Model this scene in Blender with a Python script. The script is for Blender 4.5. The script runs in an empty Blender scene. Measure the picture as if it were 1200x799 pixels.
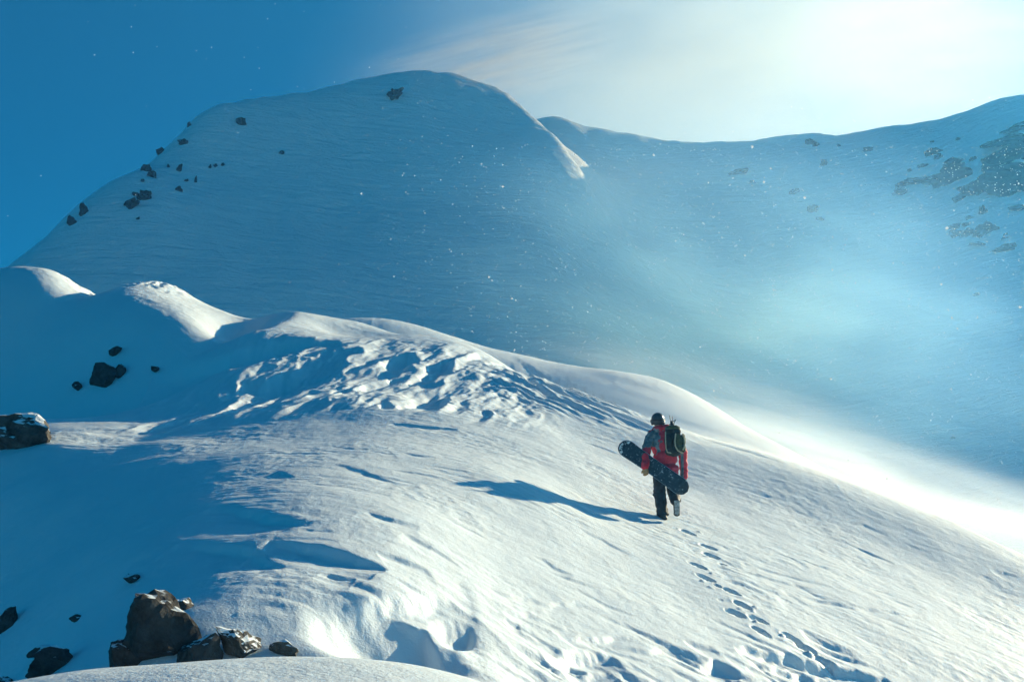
import bpy, bmesh, math, random
import numpy as np
from mathutils import Vector, Matrix, Euler, noise as mnoise

# ------------------------------------------------------------------ camera, sky, sun, exposure
scene = bpy.context.scene
COL = scene.collection
PITCH = math.radians(10.2)
FPX = 1667.0                                  # focal length in photograph pixels (50 mm on 36 mm)
cam_data = bpy.data.cameras.new('camera')
cam_data.lens = 50.0
cam_data.sensor_width = 36.0
cam_data.clip_start = 0.05
cam_data.clip_end = 4000.0
cam = bpy.data.objects.new('camera', cam_data)
COL.objects.link(cam)
cam.location = (0, 0, 0)
cam.rotation_euler = (math.radians(90) + PITCH, 0, 0)
scene.camera = cam

SUN_AZ, SUN_EL = math.radians(48.5), math.radians(17.8)      # azimuth from +Y towards +X
SUN_DIR = Vector((math.cos(SUN_EL) * math.sin(SUN_AZ), math.cos(SUN_EL) * math.cos(SUN_AZ), math.sin(SUN_EL)))

world = bpy.data.worlds.new('World')
scene.world = world
world.use_nodes = True
wn, wl = world.node_tree.nodes, world.node_tree.links
wn.clear()
sky = wn.new('ShaderNodeTexSky')
sky.sky_type = 'NISHITA'
sky.sun_disc = False
sky.sun_elevation = SUN_EL
sky.sun_rotation = SUN_AZ
sky.altitude = 3500
sky.air_density = 0.75
sky.dust_density = 0.6
sky.ozone_density = 4.0
hsv = wn.new('ShaderNodeHueSaturation')
hsv.inputs['Hue'].default_value = 0.486
hsv.inputs['Saturation'].default_value = 2.6
bg = wn.new('ShaderNodeBackground')
bg.inputs['Strength'].default_value = 0.062
wo = wn.new('ShaderNodeOutputWorld')
wl.new(sky.outputs[0], hsv.inputs['Color'])
wl.new(hsv.outputs[0], bg.inputs['Color'])
wl.new(bg.outputs[0], wo.inputs['Surface'])

sun_data = bpy.data.lights.new('sun', 'SUN')
sun_data.energy = 5.0
sun_data.angle = math.radians(0.6)
sun_data.color = (1.0, 0.93, 0.70)
sun = bpy.data.objects.new('sun', sun_data)
COL.objects.link(sun)
sun.location = SUN_DIR * 60
sun.rotation_euler = (-SUN_DIR).to_track_quat('-Z', 'Y').to_euler()

vs = scene.view_settings
vs.view_transform = 'Standard'
vs.look = 'None'
vs.exposure = 0.75
vs.gamma = 1.0
vs.use_curve_mapping = False
scene.cycles.use_denoising = True
scene.cycles.max_bounces = 6
scene.cycles.diffuse_bounces = 3
scene.cycles.volume_bounces = 1
scene.cycles.sample_clamp_indirect = 6.0

# ------------------------------------------------------------------ helpers
rng = np.random.default_rng(7)
CP, SP = math.cos(PITCH), math.sin(PITCH)

def ray(px, py):
    cx, cy = (px - 600.0) / FPX, (399.5 - py) / FPX
    X, Y, Z = cx, CP - cy * SP, SP + cy * CP
    return X / Y, Z / Y                        # per metre of forward distance

def at(px, py, D):
    u, v = ray(px, py)
    return (u * D, D, v * D)

def _hash(ix, iy, seed):
    h = (ix.astype(np.int64) * 374761393 + iy.astype(np.int64) * 668265263 + seed * 974634777) & 0xFFFFFFFF
    h = ((h ^ (h >> 13)) * 1274126177) & 0xFFFFFFFF
    h = h ^ (h >> 16)
    return h

def gnoise(x, y, seed=0):
    """gradient noise, about -1..1"""
    x0, y0 = np.floor(x), np.floor(y)
    fx, fy = x - x0, y - y0
    u = fx * fx * fx * (fx * (fx * 6 - 15) + 10)
    v = fy * fy * fy * (fy * (fy * 6 - 15) + 10)
    ix, iy = x0.astype(np.int64), y0.astype(np.int64)
    def g(dx, dy):
        a = (_hash(ix + dx, iy + dy, seed) & 0xFFFF).astype(np.float64) * (2 * np.pi / 65536.0)
        return np.cos(a) * (fx - dx) + np.sin(a) * (fy - dy)
    a = g(0, 0) * (1 - u) + g(1, 0) * u
    b = g(0, 1) * (1 - u) + g(1, 1) * u
    return (a * (1 - v) + b * v) * 1.5

def fbm(x, y, octaves=4, seed=0, gain=0.5, lac=2.03):
    t, amp, f = 0, 1.0, 1.0
    for k in range(octaves):
        t = t + amp * gnoise(x * f + 17.3 * k, y * f - 9.1 * k, seed + k)
        amp *= gain
        f *= lac
    return t

def sstep(a, b, x):
    t = np.clip((x - a) / (b - a), 0, 1)
    return t * t * (3 - 2 * t)

class TPS:
    def __init__(self, pts, lam=0.02, scale=10.0):
        P = np.array(pts, float)
        self.c = P[:, :2] / scale
        self.s = scale
        n = len(P)
        K = self.k(((self.c[:, None] - self.c[None]) ** 2).sum(-1)) + lam * np.eye(n)
        Q = np.hstack([np.ones((n, 1)), self.c])
        A = np.block([[K, Q], [Q.T, np.zeros((3, 3))]])
        sol = np.linalg.solve(A, np.concatenate([P[:, 2], np.zeros(3)]))
        self.w, self.a = sol[:n], sol[n:]
    @staticmethod
    def k(r2):
        return 0.5 * r2 * np.log(r2 + 1e-12)
    def __call__(self, x, y):
        sh = np.shape(x)
        x = np.ravel(np.asarray(x, float)) / self.s
        y = np.ravel(np.asarray(y, float)) / self.s
        out = np.empty_like(x)
        for i in range(0, len(x), 100000):
            xs, ys = x[i:i + 100000], y[i:i + 100000]
            acc = self.a[0] + self.a[1] * xs + self.a[2] * ys
            for (cx, cy), w in zip(self.c, self.w):
                r2 = (xs - cx) ** 2 + (ys - cy) ** 2 + 1e-12
                acc += (0.5 * w) * r2 * np.log(r2)
            out[i:i + 100000] = acc
        return out.reshape(sh)

def grid_mesh(name, X, Y, Z):
    R, C = X.shape
    co = np.stack([X, Y, Z], -1).reshape(-1, 3).astype(np.float32)
    i = np.arange(R * C).reshape(R, C)
    q = np.stack([i[:-1, :-1], i[:-1, 1:], i[1:, 1:], i[1:, :-1]], -1).reshape(-1).astype(np.int32)
    nf = (R - 1) * (C - 1)
    me = bpy.data.meshes.new(name)
    me.vertices.add(R * C)
    me.vertices.foreach_set('co', co.ravel())
    me.loops.add(nf * 4)
    me.loops.foreach_set('vertex_index', q)
    me.polygons.add(nf)
    me.polygons.foreach_set('loop_start', np.arange(0, nf * 4, 4, dtype=np.int32))
    me.polygons.foreach_set('loop_total', np.full(nf, 4, dtype=np.int32))
    me.polygons.foreach_set('use_smooth', np.ones(nf, dtype=bool))
    me.update(calc_edges=True)
    return me

def link(name, me, mat=None, parent=None):
    o = bpy.data.objects.new(name, me)
    COL.objects.link(o)
    if mat is not None and me is not None:
        me.materials.append(mat)
    if parent is not None:
        o.parent = parent
    return o

def tag(o, label, cat, group=None, kind=None):
    o['label'] = label
    o['category'] = cat
    if group:
        o['group'] = group
    if kind:
        o['kind'] = kind
    return o

class NT:
    """small node-tree helper"""
    def __init__(self, name):
        self.m = bpy.data.materials.new(name)
        self.m.use_nodes = True
        self.n, self.l = self.m.node_tree.nodes, self.m.node_tree.links
        self.n.clear()
        self.out = self.n.new('ShaderNodeOutputMaterial')
    def add(self, kind, props=None, **inputs):
        nd = self.n.new(kind)
        for k, v in (props or {}).items():
            setattr(nd, k, v)
        for k, v in inputs.items():
            s = nd.inputs[int(k[1:])] if k[0] == '_' and k[1:].isdigit() else nd.inputs[k.replace('_', ' ')]
            self.set(s, v)
        return nd
    def set(self, s, v):
        if hasattr(v, 'is_output') or isinstance(v, bpy.types.NodeSocket):
            self.l.new(v, s)
        else:
            s.default_value = v
    def noise(self, vec, scale, detail=4, rough=0.5, dist=0.0):
        nd = self.add('ShaderNodeTexNoise', Vector=vec, Scale=scale, Detail=detail, Roughness=rough, Distortion=dist)
        return nd.outputs['Fac']
    def math(self, op, a, b=0.0, clamp=False):
        nd = self.add('ShaderNodeMath', {'operation': op, 'use_clamp': clamp}, _0=a, _1=b)
        return nd.outputs[0]
    def ramp(self, fac, stops):
        nd = self.add('ShaderNodeValToRGB', Fac=fac)
        cr = nd.color_ramp
        while len(cr.elements) < len(stops):
            cr.elements.new(0.5)
        for e, (p, c) in zip(cr.elements, stops):
            e.position = p
            e.color = (*c, 1) if len(c) == 3 else c
        return nd.outputs['Color']
    def mix(self, fac, a, b):
        nd = self.add('ShaderNodeMix', {'data_type': 'RGBA'})
        self.set(nd.inputs['Factor'], fac)
        self.set(nd.inputs[6], a if not isinstance(a, tuple) else (*a, 1))
        self.set(nd.inputs[7], b if not isinstance(b, tuple) else (*b, 1))
        return nd.outputs[2]
    def coords(self, which='Object', scale=(1, 1, 1), rot=(0, 0, 0)):
        tc = self.add('ShaderNodeTexCoord')
        mp = self.add('ShaderNodeMapping', Vector=tc.outputs[which], Scale=scale, Rotation=rot)
        return mp.outputs[0]
    def bump(self, h, strength=0.3, dist=0.02, normal=None):
        nd = self.add('ShaderNodeBump', Height=h, Strength=strength, Distance=dist)
        if normal is not None:
            self.l.new(normal, nd.inputs['Normal'])
        return nd.outputs[0]
    def finish(self, **inp):
        b = self.add('ShaderNodeBsdfPrincipled')
        for k, v in inp.items():
            s = b.inputs[k.replace('_', ' ')]
            if isinstance(v, tuple) and len(v) == 3 and s.type == 'RGBA':
                v = (*v, 1)
            self.set(s, v)
        self.l.new(b.outputs[0], self.out.inputs['Surface'])
        return self.m

# ------------------------------------------------------------------ materials of the setting
def mat_snow(name, grain_scale, grain_dist, streak=None):
    t = NT(name)
    v = t.coords('Object')
    n1 = t.noise(v, grain_scale, 3, 0.6)
    b = t.bump(n1, 0.55, grain_dist)
    n2 = t.noise(v, grain_scale * 0.17, 4, 0.55)
    b = t.bump(n2, 0.5, grain_dist * 2.2, b)
    if streak:
        sc, rot, dist = streak
        vs_ = t.coords('Object', sc, rot)
        n3 = t.noise(vs_, 1.0, 5, 0.6, 0.4)
        b = t.bump(n3, 0.8, dist, b)
    col = t.mix(t.noise(v, grain_scale * 0.03, 3), (0.71, 0.82, 0.88), (0.77, 0.86, 0.89))
    return t.finish(Base_Color=col, Roughness=0.62, Specular_IOR_Level=0.25, Normal=b)

M_SNOW = mat_snow('snow_near', 34.0, 0.011)
M_MSNOW = mat_snow('snow_mountain', 2.2, 0.22, ((0.10, 0.75, 0.75), (0, math.radians(12), math.radians(12)), 0.55))

# ------------------------------------------------------------------ near snow slope
near_px = [
    # left humps, face, shelf, gully
    (-150, 330, 44.5), (0, 320, 44.5), (60, 328, 44.5), (110, 346, 45), (150, 348, 46), (190, 351, 46.3), (230, 366, 44), (262, 382, 41.2), (120, 380, 40.6), (190, 379, 40.2), (250, 383, 40), (30, 350, 42.3),
    (0, 478, 39.5), (100, 475, 38.8), (200, 470, 37.2), (-150, 480, 39.5),
    (0, 522, 27.8), (100, 520, 28.0), (170, 514, 28.4), (230, 512, 28.0), (-150, 525, 30), (0, 490, 33.0), (100, 490, 33.4), (200, 488, 32.8),
    (0, 585, 25.8), (100, 578, 25.2), (190, 565, 25.2), (0, 690, 22.5), (100, 655, 22.2), (160, 640, 21.4), (60, 770, 18.5), (0, 790, 18.5),
    (-150, 760, 24), (-150, 640, 29),
    (230, 560, 24.6), (240, 620, 21.6), (235, 680, 19.2), (190, 720, 17.8), (130, 770, 17.4), (230, 770, 16.2), (300, 765, 15.5),
    # third hump and back ridge
    (300, 377, 42.5), (350, 374, 44), (430, 384, 46), (300, 430, 35.6), (240, 440, 35.8),
    (400, 376, 56), (480, 379, 57), (560, 403, 57), (640, 424, 56), (720, 443, 55), (800, 460, 54), (860, 496, 52), (930, 541, 49), (1000, 576, 47),
    # dome and main ridge
    (390, 402, 43), (440, 395, 43.5), (490, 391, 43.5), (550, 404, 41.5), (620, 440, 36.6), (700, 470, 34), (790, 500, 32), (900, 532, 31),
    (1000, 566, 30.5), (1100, 605, 30), (1200, 650, 29.5), (1330, 705, 29),
    (340, 472, 30.6), (400, 480, 29.4), (480, 485, 29), (560, 487, 29.4), (640, 500, 29.5),
    (380, 440, 35.4), (460, 440, 35.2), (540, 440, 35),
    # middle of the slope
    (300, 480, 31), (300, 520, 26.8), (300, 560, 23.8), (380, 535, 24.6), (480, 515, 26.6), (480, 545, 23.8), (300, 610, 21.2),
    (480, 600, 20.2), (480, 650, 18.2), (480, 695, 16.7), (400, 690, 17), (330, 720, 16.4), (330, 650, 19),
    (600, 560, 23), (600, 620, 20.5), (600, 680, 18.3), (600, 740, 16.5), (600, 799, 15), (650, 850, 13.5),
    (778, 606, 24), (778, 560, 27), (700, 600, 23), (700, 540, 26.6), (778, 680, 20.3), (778, 740, 18), (778, 799, 16.3),
    (900, 600, 26.6), (900, 660, 23), (900, 720, 20.3), (900, 799, 17.7),
    (1050, 640, 27), (1050, 700, 23.6), (1050, 799, 19.7), (1200, 720, 25.5), (1200, 799, 21.5), (1330, 799, 24),
    (430, 755, 14.8), (520, 770, 15),
    # near drift at the bottom edge
    (-150, 830, 8), (0, 806, 8), (150, 783, 8), (300, 767, 8), (450, 770, 8), (580, 799, 8), (700, 850, 8),
]
def upt(u, D, z):
    return (u * D, D, z)
def depth(px, D):
    e = 0.19 * min(1.0, max(0.0, (560 - px) / 350.0)) * float(sstep(-80, 200, px))
    w = (1 - float(sstep(20.0, 30.0, D))) * float(sstep(11, 18, D))
    return D * (1 - 0.06 * float(sstep(760, 480, px))) * (1 - e * w)
near_pts = [at(p[0], p[1], depth(p[0], p[2])) for p in near_px] + [
    upt(-.45, 5, -.95), upt(-.3, 5, -.8), upt(-.1, 5, -.8), upt(.05, 5, -1.1), upt(.3, 5, -2.2), upt(.5, 5, -2.4), upt(-.45, 3, -1.3), upt(0, 3, -1.3), upt(.45, 3, -1.8),
    upt(-.38, 11.5, -1.5), upt(-.28, 11.5, -1.3), upt(-.15, 11.5, -1.3), upt(-.02, 11.5, -1.6), upt(.1, 11, -2.4), upt(.2, 11, -3.0), upt(.4, 11, -3.6), upt(.5, 14, -3.4),
    # behind the crests
    upt(.115, 40, 3.0), upt(.18, 39, 2.0), upt(.25, 39, 0.6), upt(.36, 39, -1.6), upt(.5, 39, -4), upt(.03, 45, 4.6), upt(-.09, 46, 6.6), upt(-.2, 48, 7.2),
    upt(.25, 50, 0.2), upt(.37, 50, -4), upt(.5, 50, -7), upt(-.37, 54, 8.8), upt(-.25, 54, 8.6), upt(-.5, 54, 8.5),
    upt(-.5, 68, 3), upt(-.37, 68, 3), upt(-.2, 68, 3), upt(0, 68, 2), upt(.12, 66, 1), upt(.25, 66, -6), upt(.37, 66, -11), upt(.5, 66, -14),
]
near_base = TPS(near_pts, lam=0.004)

def march(fn, px, py, d0, d1, n=900):
    u, v = ray(px, py)
    D = np.linspace(d0, d1, n)
    z = fn(u * D, D)
    hit = np.nonzero(z >= v * D)[0]
    if len(hit) == 0:
        return None
    d = D[hit[0]]
    return (u * d, d, float(z[hit[0]]))

def ground(px, py, d0=12.5, d1=60):
    return march(near_base, px, py, d0, d1)
QUICK = 1.0
def poly_world(pts, d0=12.5):
    out = []
    for px, py in pts:
        g = ground(px, py, d0)
        if g is not None:
            out.append(g[:2])
    return np.array(out)

def poly_dist(X, Y, P):
    """distance to the polyline P, signed (+ on the right of its direction), and the position along it 0..1"""
    best = np.full(X.shape, 1e9)
    sign = np.zeros(X.shape)
    along = np.zeros(X.shape)
    seg = np.hypot(*(P[1:] - P[:-1]).T)
    L = np.concatenate([[0], np.cumsum(seg)])
    for k in range(len(P) - 1):
        a, b = P[k], P[k + 1]
        d = b - a
        t = np.clip(((X - a[0]) * d[0] + (Y - a[1]) * d[1]) / (d @ d), 0, 1)
        dx, dy = X - a[0] - t * d[0], Y - a[1] - t * d[1]
        r = np.hypot(dx, dy)
        m = r < best
        best = np.where(m, r, best)
        sign = np.where(m, np.sign(d[1] * dx - d[0] * dy), sign)
        along = np.where(m, (L[k] + t * seg[k]) / L[-1], along)
    return best, sign, along

def near_height():
    cols = int(1060 * QUICK)
    u = np.linspace(-0.48, 0.48, cols)
    D = np.concatenate([np.linspace(3, 11, int(70 * QUICK), endpoint=False), np.linspace(11, 14, int(40 * QUICK), endpoint=False),
                        np.linspace(14, 27, int(430 * QUICK), endpoint=False), np.linspace(27, 38, int(270 * QUICK), endpoint=False),
                        np.linspace(38, 46, int(120 * QUICK), endpoint=False), np.linspace(46, 75, int(110 * QUICK))])
    U, Y = np.meshgrid(u, D)
    X = U * Y
    Z = near_base(X, Y)
    Z -= 0.12 * np.clip(Y - 62, 0, None) ** 2
    return X, Y, Z

X, Y, Z = near_height()

def window(D0, D1, x0, x1):
    """slices of the fan grid that hold this world rectangle"""
    r = np.nonzero((Y[:, 0] >= D0) & (Y[:, 0] <= D1))[0]
    if len(r) == 0:
        return None
    us = [x0 / D0, x0 / D1, x1 / D0, x1 / D1]
    c = np.nonzero((X[0] / Y[0] >= min(us)) & (X[0] / Y[0] <= max(us)))[0]
    if len(c) == 0:
        return None
    return slice(r[0], r[-1] + 1), slice(c[0], c[-1] + 1)

def scarp_w(P, h, L, w=0.035, jit=0.05, lip=0.15, seed=1):
    """wind-cut step along the world polyline P: low on the right-hand side of its direction, ramping back up over L"""
    m = 4 * L + 0.5
    s = window(P[:, 1].min() - m, P[:, 1].max() + m, P[:, 0].min() - m, P[:, 0].max() + m)
    if s is None:
        return
    x, y = X[s], Y[s]
    jx, jy = jit * fbm(x * 2.1, y * 2.1, 3, seed), jit * fbm(x * 2.1, y * 2.1, 3, seed + 9)
    d, sg, al = poly_dist(x + jx, y + jy, P)
    d = d * np.where(sg == 0, 1, sg)
    end = np.clip(np.sin(np.pi * np.clip(al, 0.0, 1.0)), 0, 1) ** 0.6

    step = 0.5 + 0.5 * np.tanh(d / w)
    Z[s] += h * end * (-step * np.exp(-np.clip(d, 0, None) / L) + lip * (1 - step) * np.exp(np.clip(d, None, 0) / (0.6 * L)))

def scarp(pts, h, L, w=0.035, jit=0.05, lip=0.15, seed=1):
    P = poly_world(pts)
    if pts[0][1] < 470:
        jit = 0.02
    if len(P) >= 2:
        scarp_w(P, h, L, w, jit, lip, seed)

def hollow_w(cx, cy, rx, ry, depth, rot=0.0, soft=0.45, jit=0.12, seed=3, rim=0.0):
    m = max(rx, ry) * 1.8
    s = window(cy - m, cy + m, cx - m, cx + m)
    if s is None:
        return
    x, y = X[s] - cx, Y[s] - cy
    c, sn = math.cos(rot), math.sin(rot)
    a, b = (x * c + y * sn) / rx, (-x * sn + y * c) / ry
    r = np.hypot(a, b) + jit * fbm(X[s] * 1.6 / max(rx, .1), Y[s] * 1.6 / max(ry, .1), 2, seed)
    Z[s] -= depth * (1 - sstep(1 - soft, 1.0, r))
    if rim:
        Z[s] += rim * np.exp(-((r - 1.12) / 0.16) ** 2)

def hollow(px, py, rx, ry, depth, **k):
    g = ground(px, py)
    if g:
        hollow_w(g[0], g[1], rx, ry, depth, **k)

# broad undulation, wind ripples and crust
Z += 0.035 * fbm(X / 2.6, Y / 2.6, 3, 11)
wx, wy = X * 0.985 - Y * 0.17, X * 0.17 + Y * 0.985
mask = sstep(0.0, 0.8, fbm(X / 3.4, Y / 3.4, 3, 21))
rip = 1 - np.abs(fbm(wx / 1.5, wy / 0.30, 4, 31))
Z += (0.003 + 0.015 * mask) * (rip - 0.55) * sstep(12, 15, Y)
Z += (0.004 + 0.007 * sstep(-.3, .7, fbm(X / 2.2, Y / 2.2, 2, 44))) * fbm(X / 0.30, Y / 0.26, 4, 41, 0.6) * sstep(12, 15, Y)
Z += 0.09 * fbm(X / 3.8 + Y / 9, Y / 2.4, 3, 47) * (1 - sstep(-7.0, -4.0, X)) * sstep(13, 16, Y) * (1 - sstep(27, 31, Y))

# carved face of the dome
gal = X * 0.975 - Y * 0.22
gd = X * 0.22 + Y * 0.975
dome = sstep(26.6, 28.6, Y) * (1 - sstep(35.5, 39.0, Y)) * sstep(-8.6, -6.0, X) * (1 - sstep(-0.6, 1.6, X))
wob = 0.22 * fbm(X / 1.7, Y / 1.7, 2, 63)
gul = np.abs(fbm(gal / 1.25 + wob, gd / 5.5, 2, 61, 0.45))
gul2 = fbm(gal / 0.5 + wob, gd / 1.6, 3, 66, 0.5)
Z += dome * (0.30 * (0.34 - np.sqrt(gul ** 2 + 0.001)) + 0.075 * (0.3 - np.abs(gul2)))
dome2 = sstep(29.5, 31.5, Y) * (1 - sstep(35.0, 37.2, Y)) * sstep(-1.2, 0.6, X) * (1 - sstep(2.4, 4.6, X))
Z += dome2 * 0.20 * (0.4 - np.abs(fbm((X * 0.8 + Y * 0.6) / 0.7, (-X * 0.6 + Y * 0.8) / 2.6, 4, 68)))
for px, py, rx, ry, dp, rot in [(470, 425, .50, .85, .55, .3), (512, 440, .40, .60, .45, .4), (435, 457, .24, .4, .3, .2), (400, 462, .24, .4, .28, .1), (461, 448, .16, .3, .2, 0),
                                (452, 478, .18, .35, .28, 0), (475, 477, .18, .3, .24, 0), (510, 474, .35, .45, .38, .3), (372, 441, .4, .5, .35, .1), (360, 460, .26, .4, .3, 0),
                                (324, 447, .45, 1.1, .55, .3), (290, 455, .35, .9, .45, .3)]:
    hollow(px, py, rx, ry, dp * .55, rot=-rot, soft=0.75, seed=int(px))
# wind-cut steps
for pts, h, L, w in [
    ([(180, 441), (270, 418), (330, 402), (398, 402)], 0.42, 1.2, .16),
    ([(345, 374), (300, 390), (225, 420)], 0.35, 1.2, .20),
    ([(565, 400), (600, 418), (640, 445), (670, 462)], 0.16, .5, .05),
    ([(600, 424), (625, 450), (650, 470)], 0.14, .5, .05),
    ([(640, 440), (700, 466), (760, 484)], 0.12, .35, .03),
    ([(700, 478), (745, 490), (790, 505)], 0.09, .3, .03),
    ([(820, 512), (880, 530), (920, 545)], 0.08, .3, .03),
    ([(460, 496), (500, 500), (535, 503)], 0.10, .3, .03),
    ([(255, 594), (300, 600), (360, 618)], 0.15, .9, .05),
    ([(215, 632), (275, 640), (340, 662)], 0.13, 1.0, .05),
    ([(320, 634), (390, 648), (455, 670)], 0.17, .8, .04),
    ([(375, 668), (415, 676)], 0.10, .3, .03),
    ([(440, 652), (465, 656), (500, 668)], 0.10, .3, .03),
    ([(430, 600), (460, 610), (485, 618)], 0.08, .3, .03),
    ([(470, 625), (505, 640)], 0.06, .3, .03),
    ([(388, 714), (450, 708), (528, 703)], 0.22, .7, .05),
    ([(545, 676), (549, 700), (556, 740), (575, 799)], 0.10, .4, .08),
    ([(502, 730), (508, 752), (526, 780)], 0.28, .5, .04),
    ([(575, 692), (640, 708), (700, 712)], 0.07, .25, .025),
    ([(585, 716), (625, 724)], 0.06, .2, .025), ([(590, 728), (610, 736)], 0.06, .2, .025),
    ([(660, 748), (740, 744)], 0.12, .3, .03), ([(640, 772), (690, 762), (720, 768)], 0.20, .4, .03), ([(650, 786), (712, 782)], 0.14, .3, .03),
    ([(700, 754), (760, 760), (800, 758)], 0.08, .25, .03),
    ([(860, 760), (905, 765), (960, 776), (1040, 796)], 0.24, .45, .035),
    ([(880, 778), (940, 786), (990, 797)], 0.14, .3, .03), ([(815, 778), (840, 774), (868, 788)], 0.16, .35, .03), ([(802, 752), (830, 758)], 0.1, .25, .03),
    ([(868, 660), (920, 674), (978, 689)], 0.06, .2, .025), ([(858, 668), (900, 678), (960, 692)], 0.05, .18, .025),
    ([(905, 692), (960, 703), (1010, 712), (1088, 726)], 0.06, .2, .025), ([(940, 699), (1000, 712), (1050, 718)], 0.05, .18, .025), ([(895, 694), (935, 700)], 0.05, .18, .025),
    ([(1020, 690), (1040, 694)], 0.05, .2, .025), ([(1040, 700), (1078, 714)], 0.05, .2, .025),
    ([(325, 552), (345, 560)], 0.08, .3, .03), ([(395, 544), (440, 556), (470, 568)], 0.07, .4, .04),
]:
    h *= 1.0 if pts[0][1] < 470 else (0.40 if pts[0][0] > 850 and pts[0][1] < 740 else (0.5 if h <= .12 else 0.72))
    scarp(pts, h, L, w, seed=int(pts[0][0]))
hollow(532, 735, .26, .5, .14, rot=-.2, soft=.9)
hollow(465, 750, 1.05, .9, .36, soft=.9)
# random small steps left by the wind
for k in range(120):
    px, py = rng.uniform(150, 1220), rng.uniform(520, 830)
    if k < 60:
        px, py = rng.uniform(600, 1000), rng.uniform(748, 835)
    g = ground(px, py)
    if g is None:
        continue
    ln = rng.uniform(.25, .9) * (1.5 if k < 60 else 1)
    an = rng.normal(-0.12, 0.16)
    cx, cy = g[0], g[1]
    P = np.array([(cx + t * ln * math.cos(an), cy + t * ln * math.sin(an) + 0.06 * rng.normal()) for t in (-.5, 0, .5)])
    scarp_w(P, rng.uniform(.012, .03) * (1.5 if k < 60 else 1), rng.uniform(.10, .28), .025, seed=k)
# broken blocks on the second hump
hm = sstep(40.5, 42, Y) * (1 - sstep(43.2, 44, Y)) * sstep(-14, -12.5, X) * (1 - sstep(-10.5, -9.6, X))
Z += hm * 0.16 * (0.5 - np.abs(fbm(X / .55, Y / .8, 3, 91)))
# separate mounds along the left crest
for px, py, D, amp, rx, ry in [(188, 352, 42.5, .50, 1.5, 2.6), (352, 376, 40, .35, 1.7, 2.4), (274, 386, 39.5, -.45, .75, 2.5), (112, 350, 42, -.42, .7, 2.5), (50, 326, 41.5, .30, 1.6, 2.5)]:
    c_ = at(px, py, D)
    Z += amp * np.exp(-((X - c_[0]) / rx) ** 2 - ((Y - c_[1]) / ry) ** 2)
# footprints up to the walker
FOOT = [(806, 624), (829, 641), (833, 652), (817, 665), (847, 662), (827, 678), (857, 694), (841, 688), (870, 710), (861, 719), (888, 727), (891, 740),
        (927, 748), (944, 760), (965, 772)]
for k, (px, py) in enumerate(FOOT):
    g = ground(px, py)
    big = px not in (841, 847)
    hollow_w(g[0], g[1], .155 if big else .08, .10 if big else .06, .15 if big else .07, rot=rng.normal(-0.35, .25), soft=.5, jit=.12, seed=200 + k, rim=.006)
for k in range(16):                           # crumbs kicked up beside the track
    i = rng.integers(0, len(FOOT) - 1)
    g = ground(FOOT[i][0] + rng.normal(0, 14), FOOT[i][1] + rng.normal(0, 7))
    if g:
        hollow_w(g[0], g[1], rng.uniform(.03, .06), rng.uniform(.03, .05), rng.choice([-.018, .015, -.022]), jit=.1, seed=300 + k)
slope_mesh = grid_mesh('snow_slope', X, Y, Z)
snow_slope = link('snow_slope', slope_mesh, M_SNOW)
tag(snow_slope, 'sunlit wind-blown snow slope in front with drifts and footprints', 'snow', kind='structure')

# ------------------------------------------------------------------ mountain
mt_px = [
    (-250, 440, 150), (-100, 380, 158), (5, 318, 165), (60, 280, 172), (95, 248, 177), (160, 210, 183), (190, 180, 188), (220, 152, 193), (280, 128, 200), (350, 119, 206),
    (430, 100, 211), (490, 89, 213), (545, 96, 213), (600, 112, 211), (640, 142, 206), (668, 172, 200), (690, 207, 193),
    (650, 136, 250), (688, 146, 247), (720, 155, 244), (800, 168, 244), (880, 168, 242), (960, 160, 238), (1050, 152, 230), (1100, 140, 224), (1200, 112, 212), (1260, 108, 208), (1350, 190, 203), (1500, 330, 190), (1750, 480, 170),  # unseen right end shaped to drop so sun reaches the bowl's haze
    (490, 150, 196), (490, 250, 178), (490, 390, 155), (300, 250, 172), (300, 370, 153), (150, 330, 158), (600, 250, 179), (600, 390, 156), (650, 300, 172),
    (380, 170, 190), (250, 200, 182), (620, 170, 197), (600, 150, 202), (650, 220, 186), (670, 255, 180), (708, 205, 222), (735, 185, 234),
    (720, 250, 200), (700, 320, 176), (700, 420, 150), (760, 200, 222), (850, 260, 209), (850, 350, 187), (850, 450, 163), (1000, 300, 194), (1000, 400, 168), (1000, 500, 145),
    (1100, 550, 131), (1150, 300, 183), (1200, 640, 112), (1200, 450, 148), (1350, 400, 150), (1350, 620, 112), (1100, 230, 202), (1200, 200, 195),
    (200, 450, 141), (0, 420, 146), (400, 480, 140),
]
mt_pts = [at(*p) for p in mt_px] + [
    (-80, 280, 20), (-20, 280, 40), (20, 290, 40), (80, 290, 45), (120, 275, 25), (170, 260, 0), (-140, 260, -10),
    (-140, 90, -40), (-60, 80, -35), (0, 80, -30), (60, 80, -28), (120, 80, -25), (180, 120, 0), (-180, 160, -20), (190, 200, 0),
]
for q in [(5, 318, 165), (60, 280, 172), (95, 248, 177), (160, 210, 183), (190, 180, 188), (220, 152, 193), (280, 128, 200), (350, 119, 206), (430, 100, 211), (490, 89, 213)]:
    a_ = at(*q)
    mt_pts.append((a_[0] * 1.06, a_[1] + 13, a_[2] - 10))
mt_base = TPS(mt_pts, lam=0.002, scale=60)

def mt_detail(x, y):
    xr, yr = x * 0.97 + y * 0.22, -x * 0.22 + y * 0.97
    d = 0.55 * fbm(x / 22, y / 22, 4, 50)
    yw = yr + 2.6 * fbm(x / 16, y / 16, 3, 73)
    d += 0.22 * (0.35 - np.abs(fbm(xr / 8, yw / 2.2, 4, 70, 0.6))) * sstep(-.35, .6, fbm(x / 24, y / 24, 3, 77)) ** 1.5
    d += 0.8 * np.abs(fbm(x / 13 + y / 40, y / 38, 3, 79))
    return d

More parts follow.
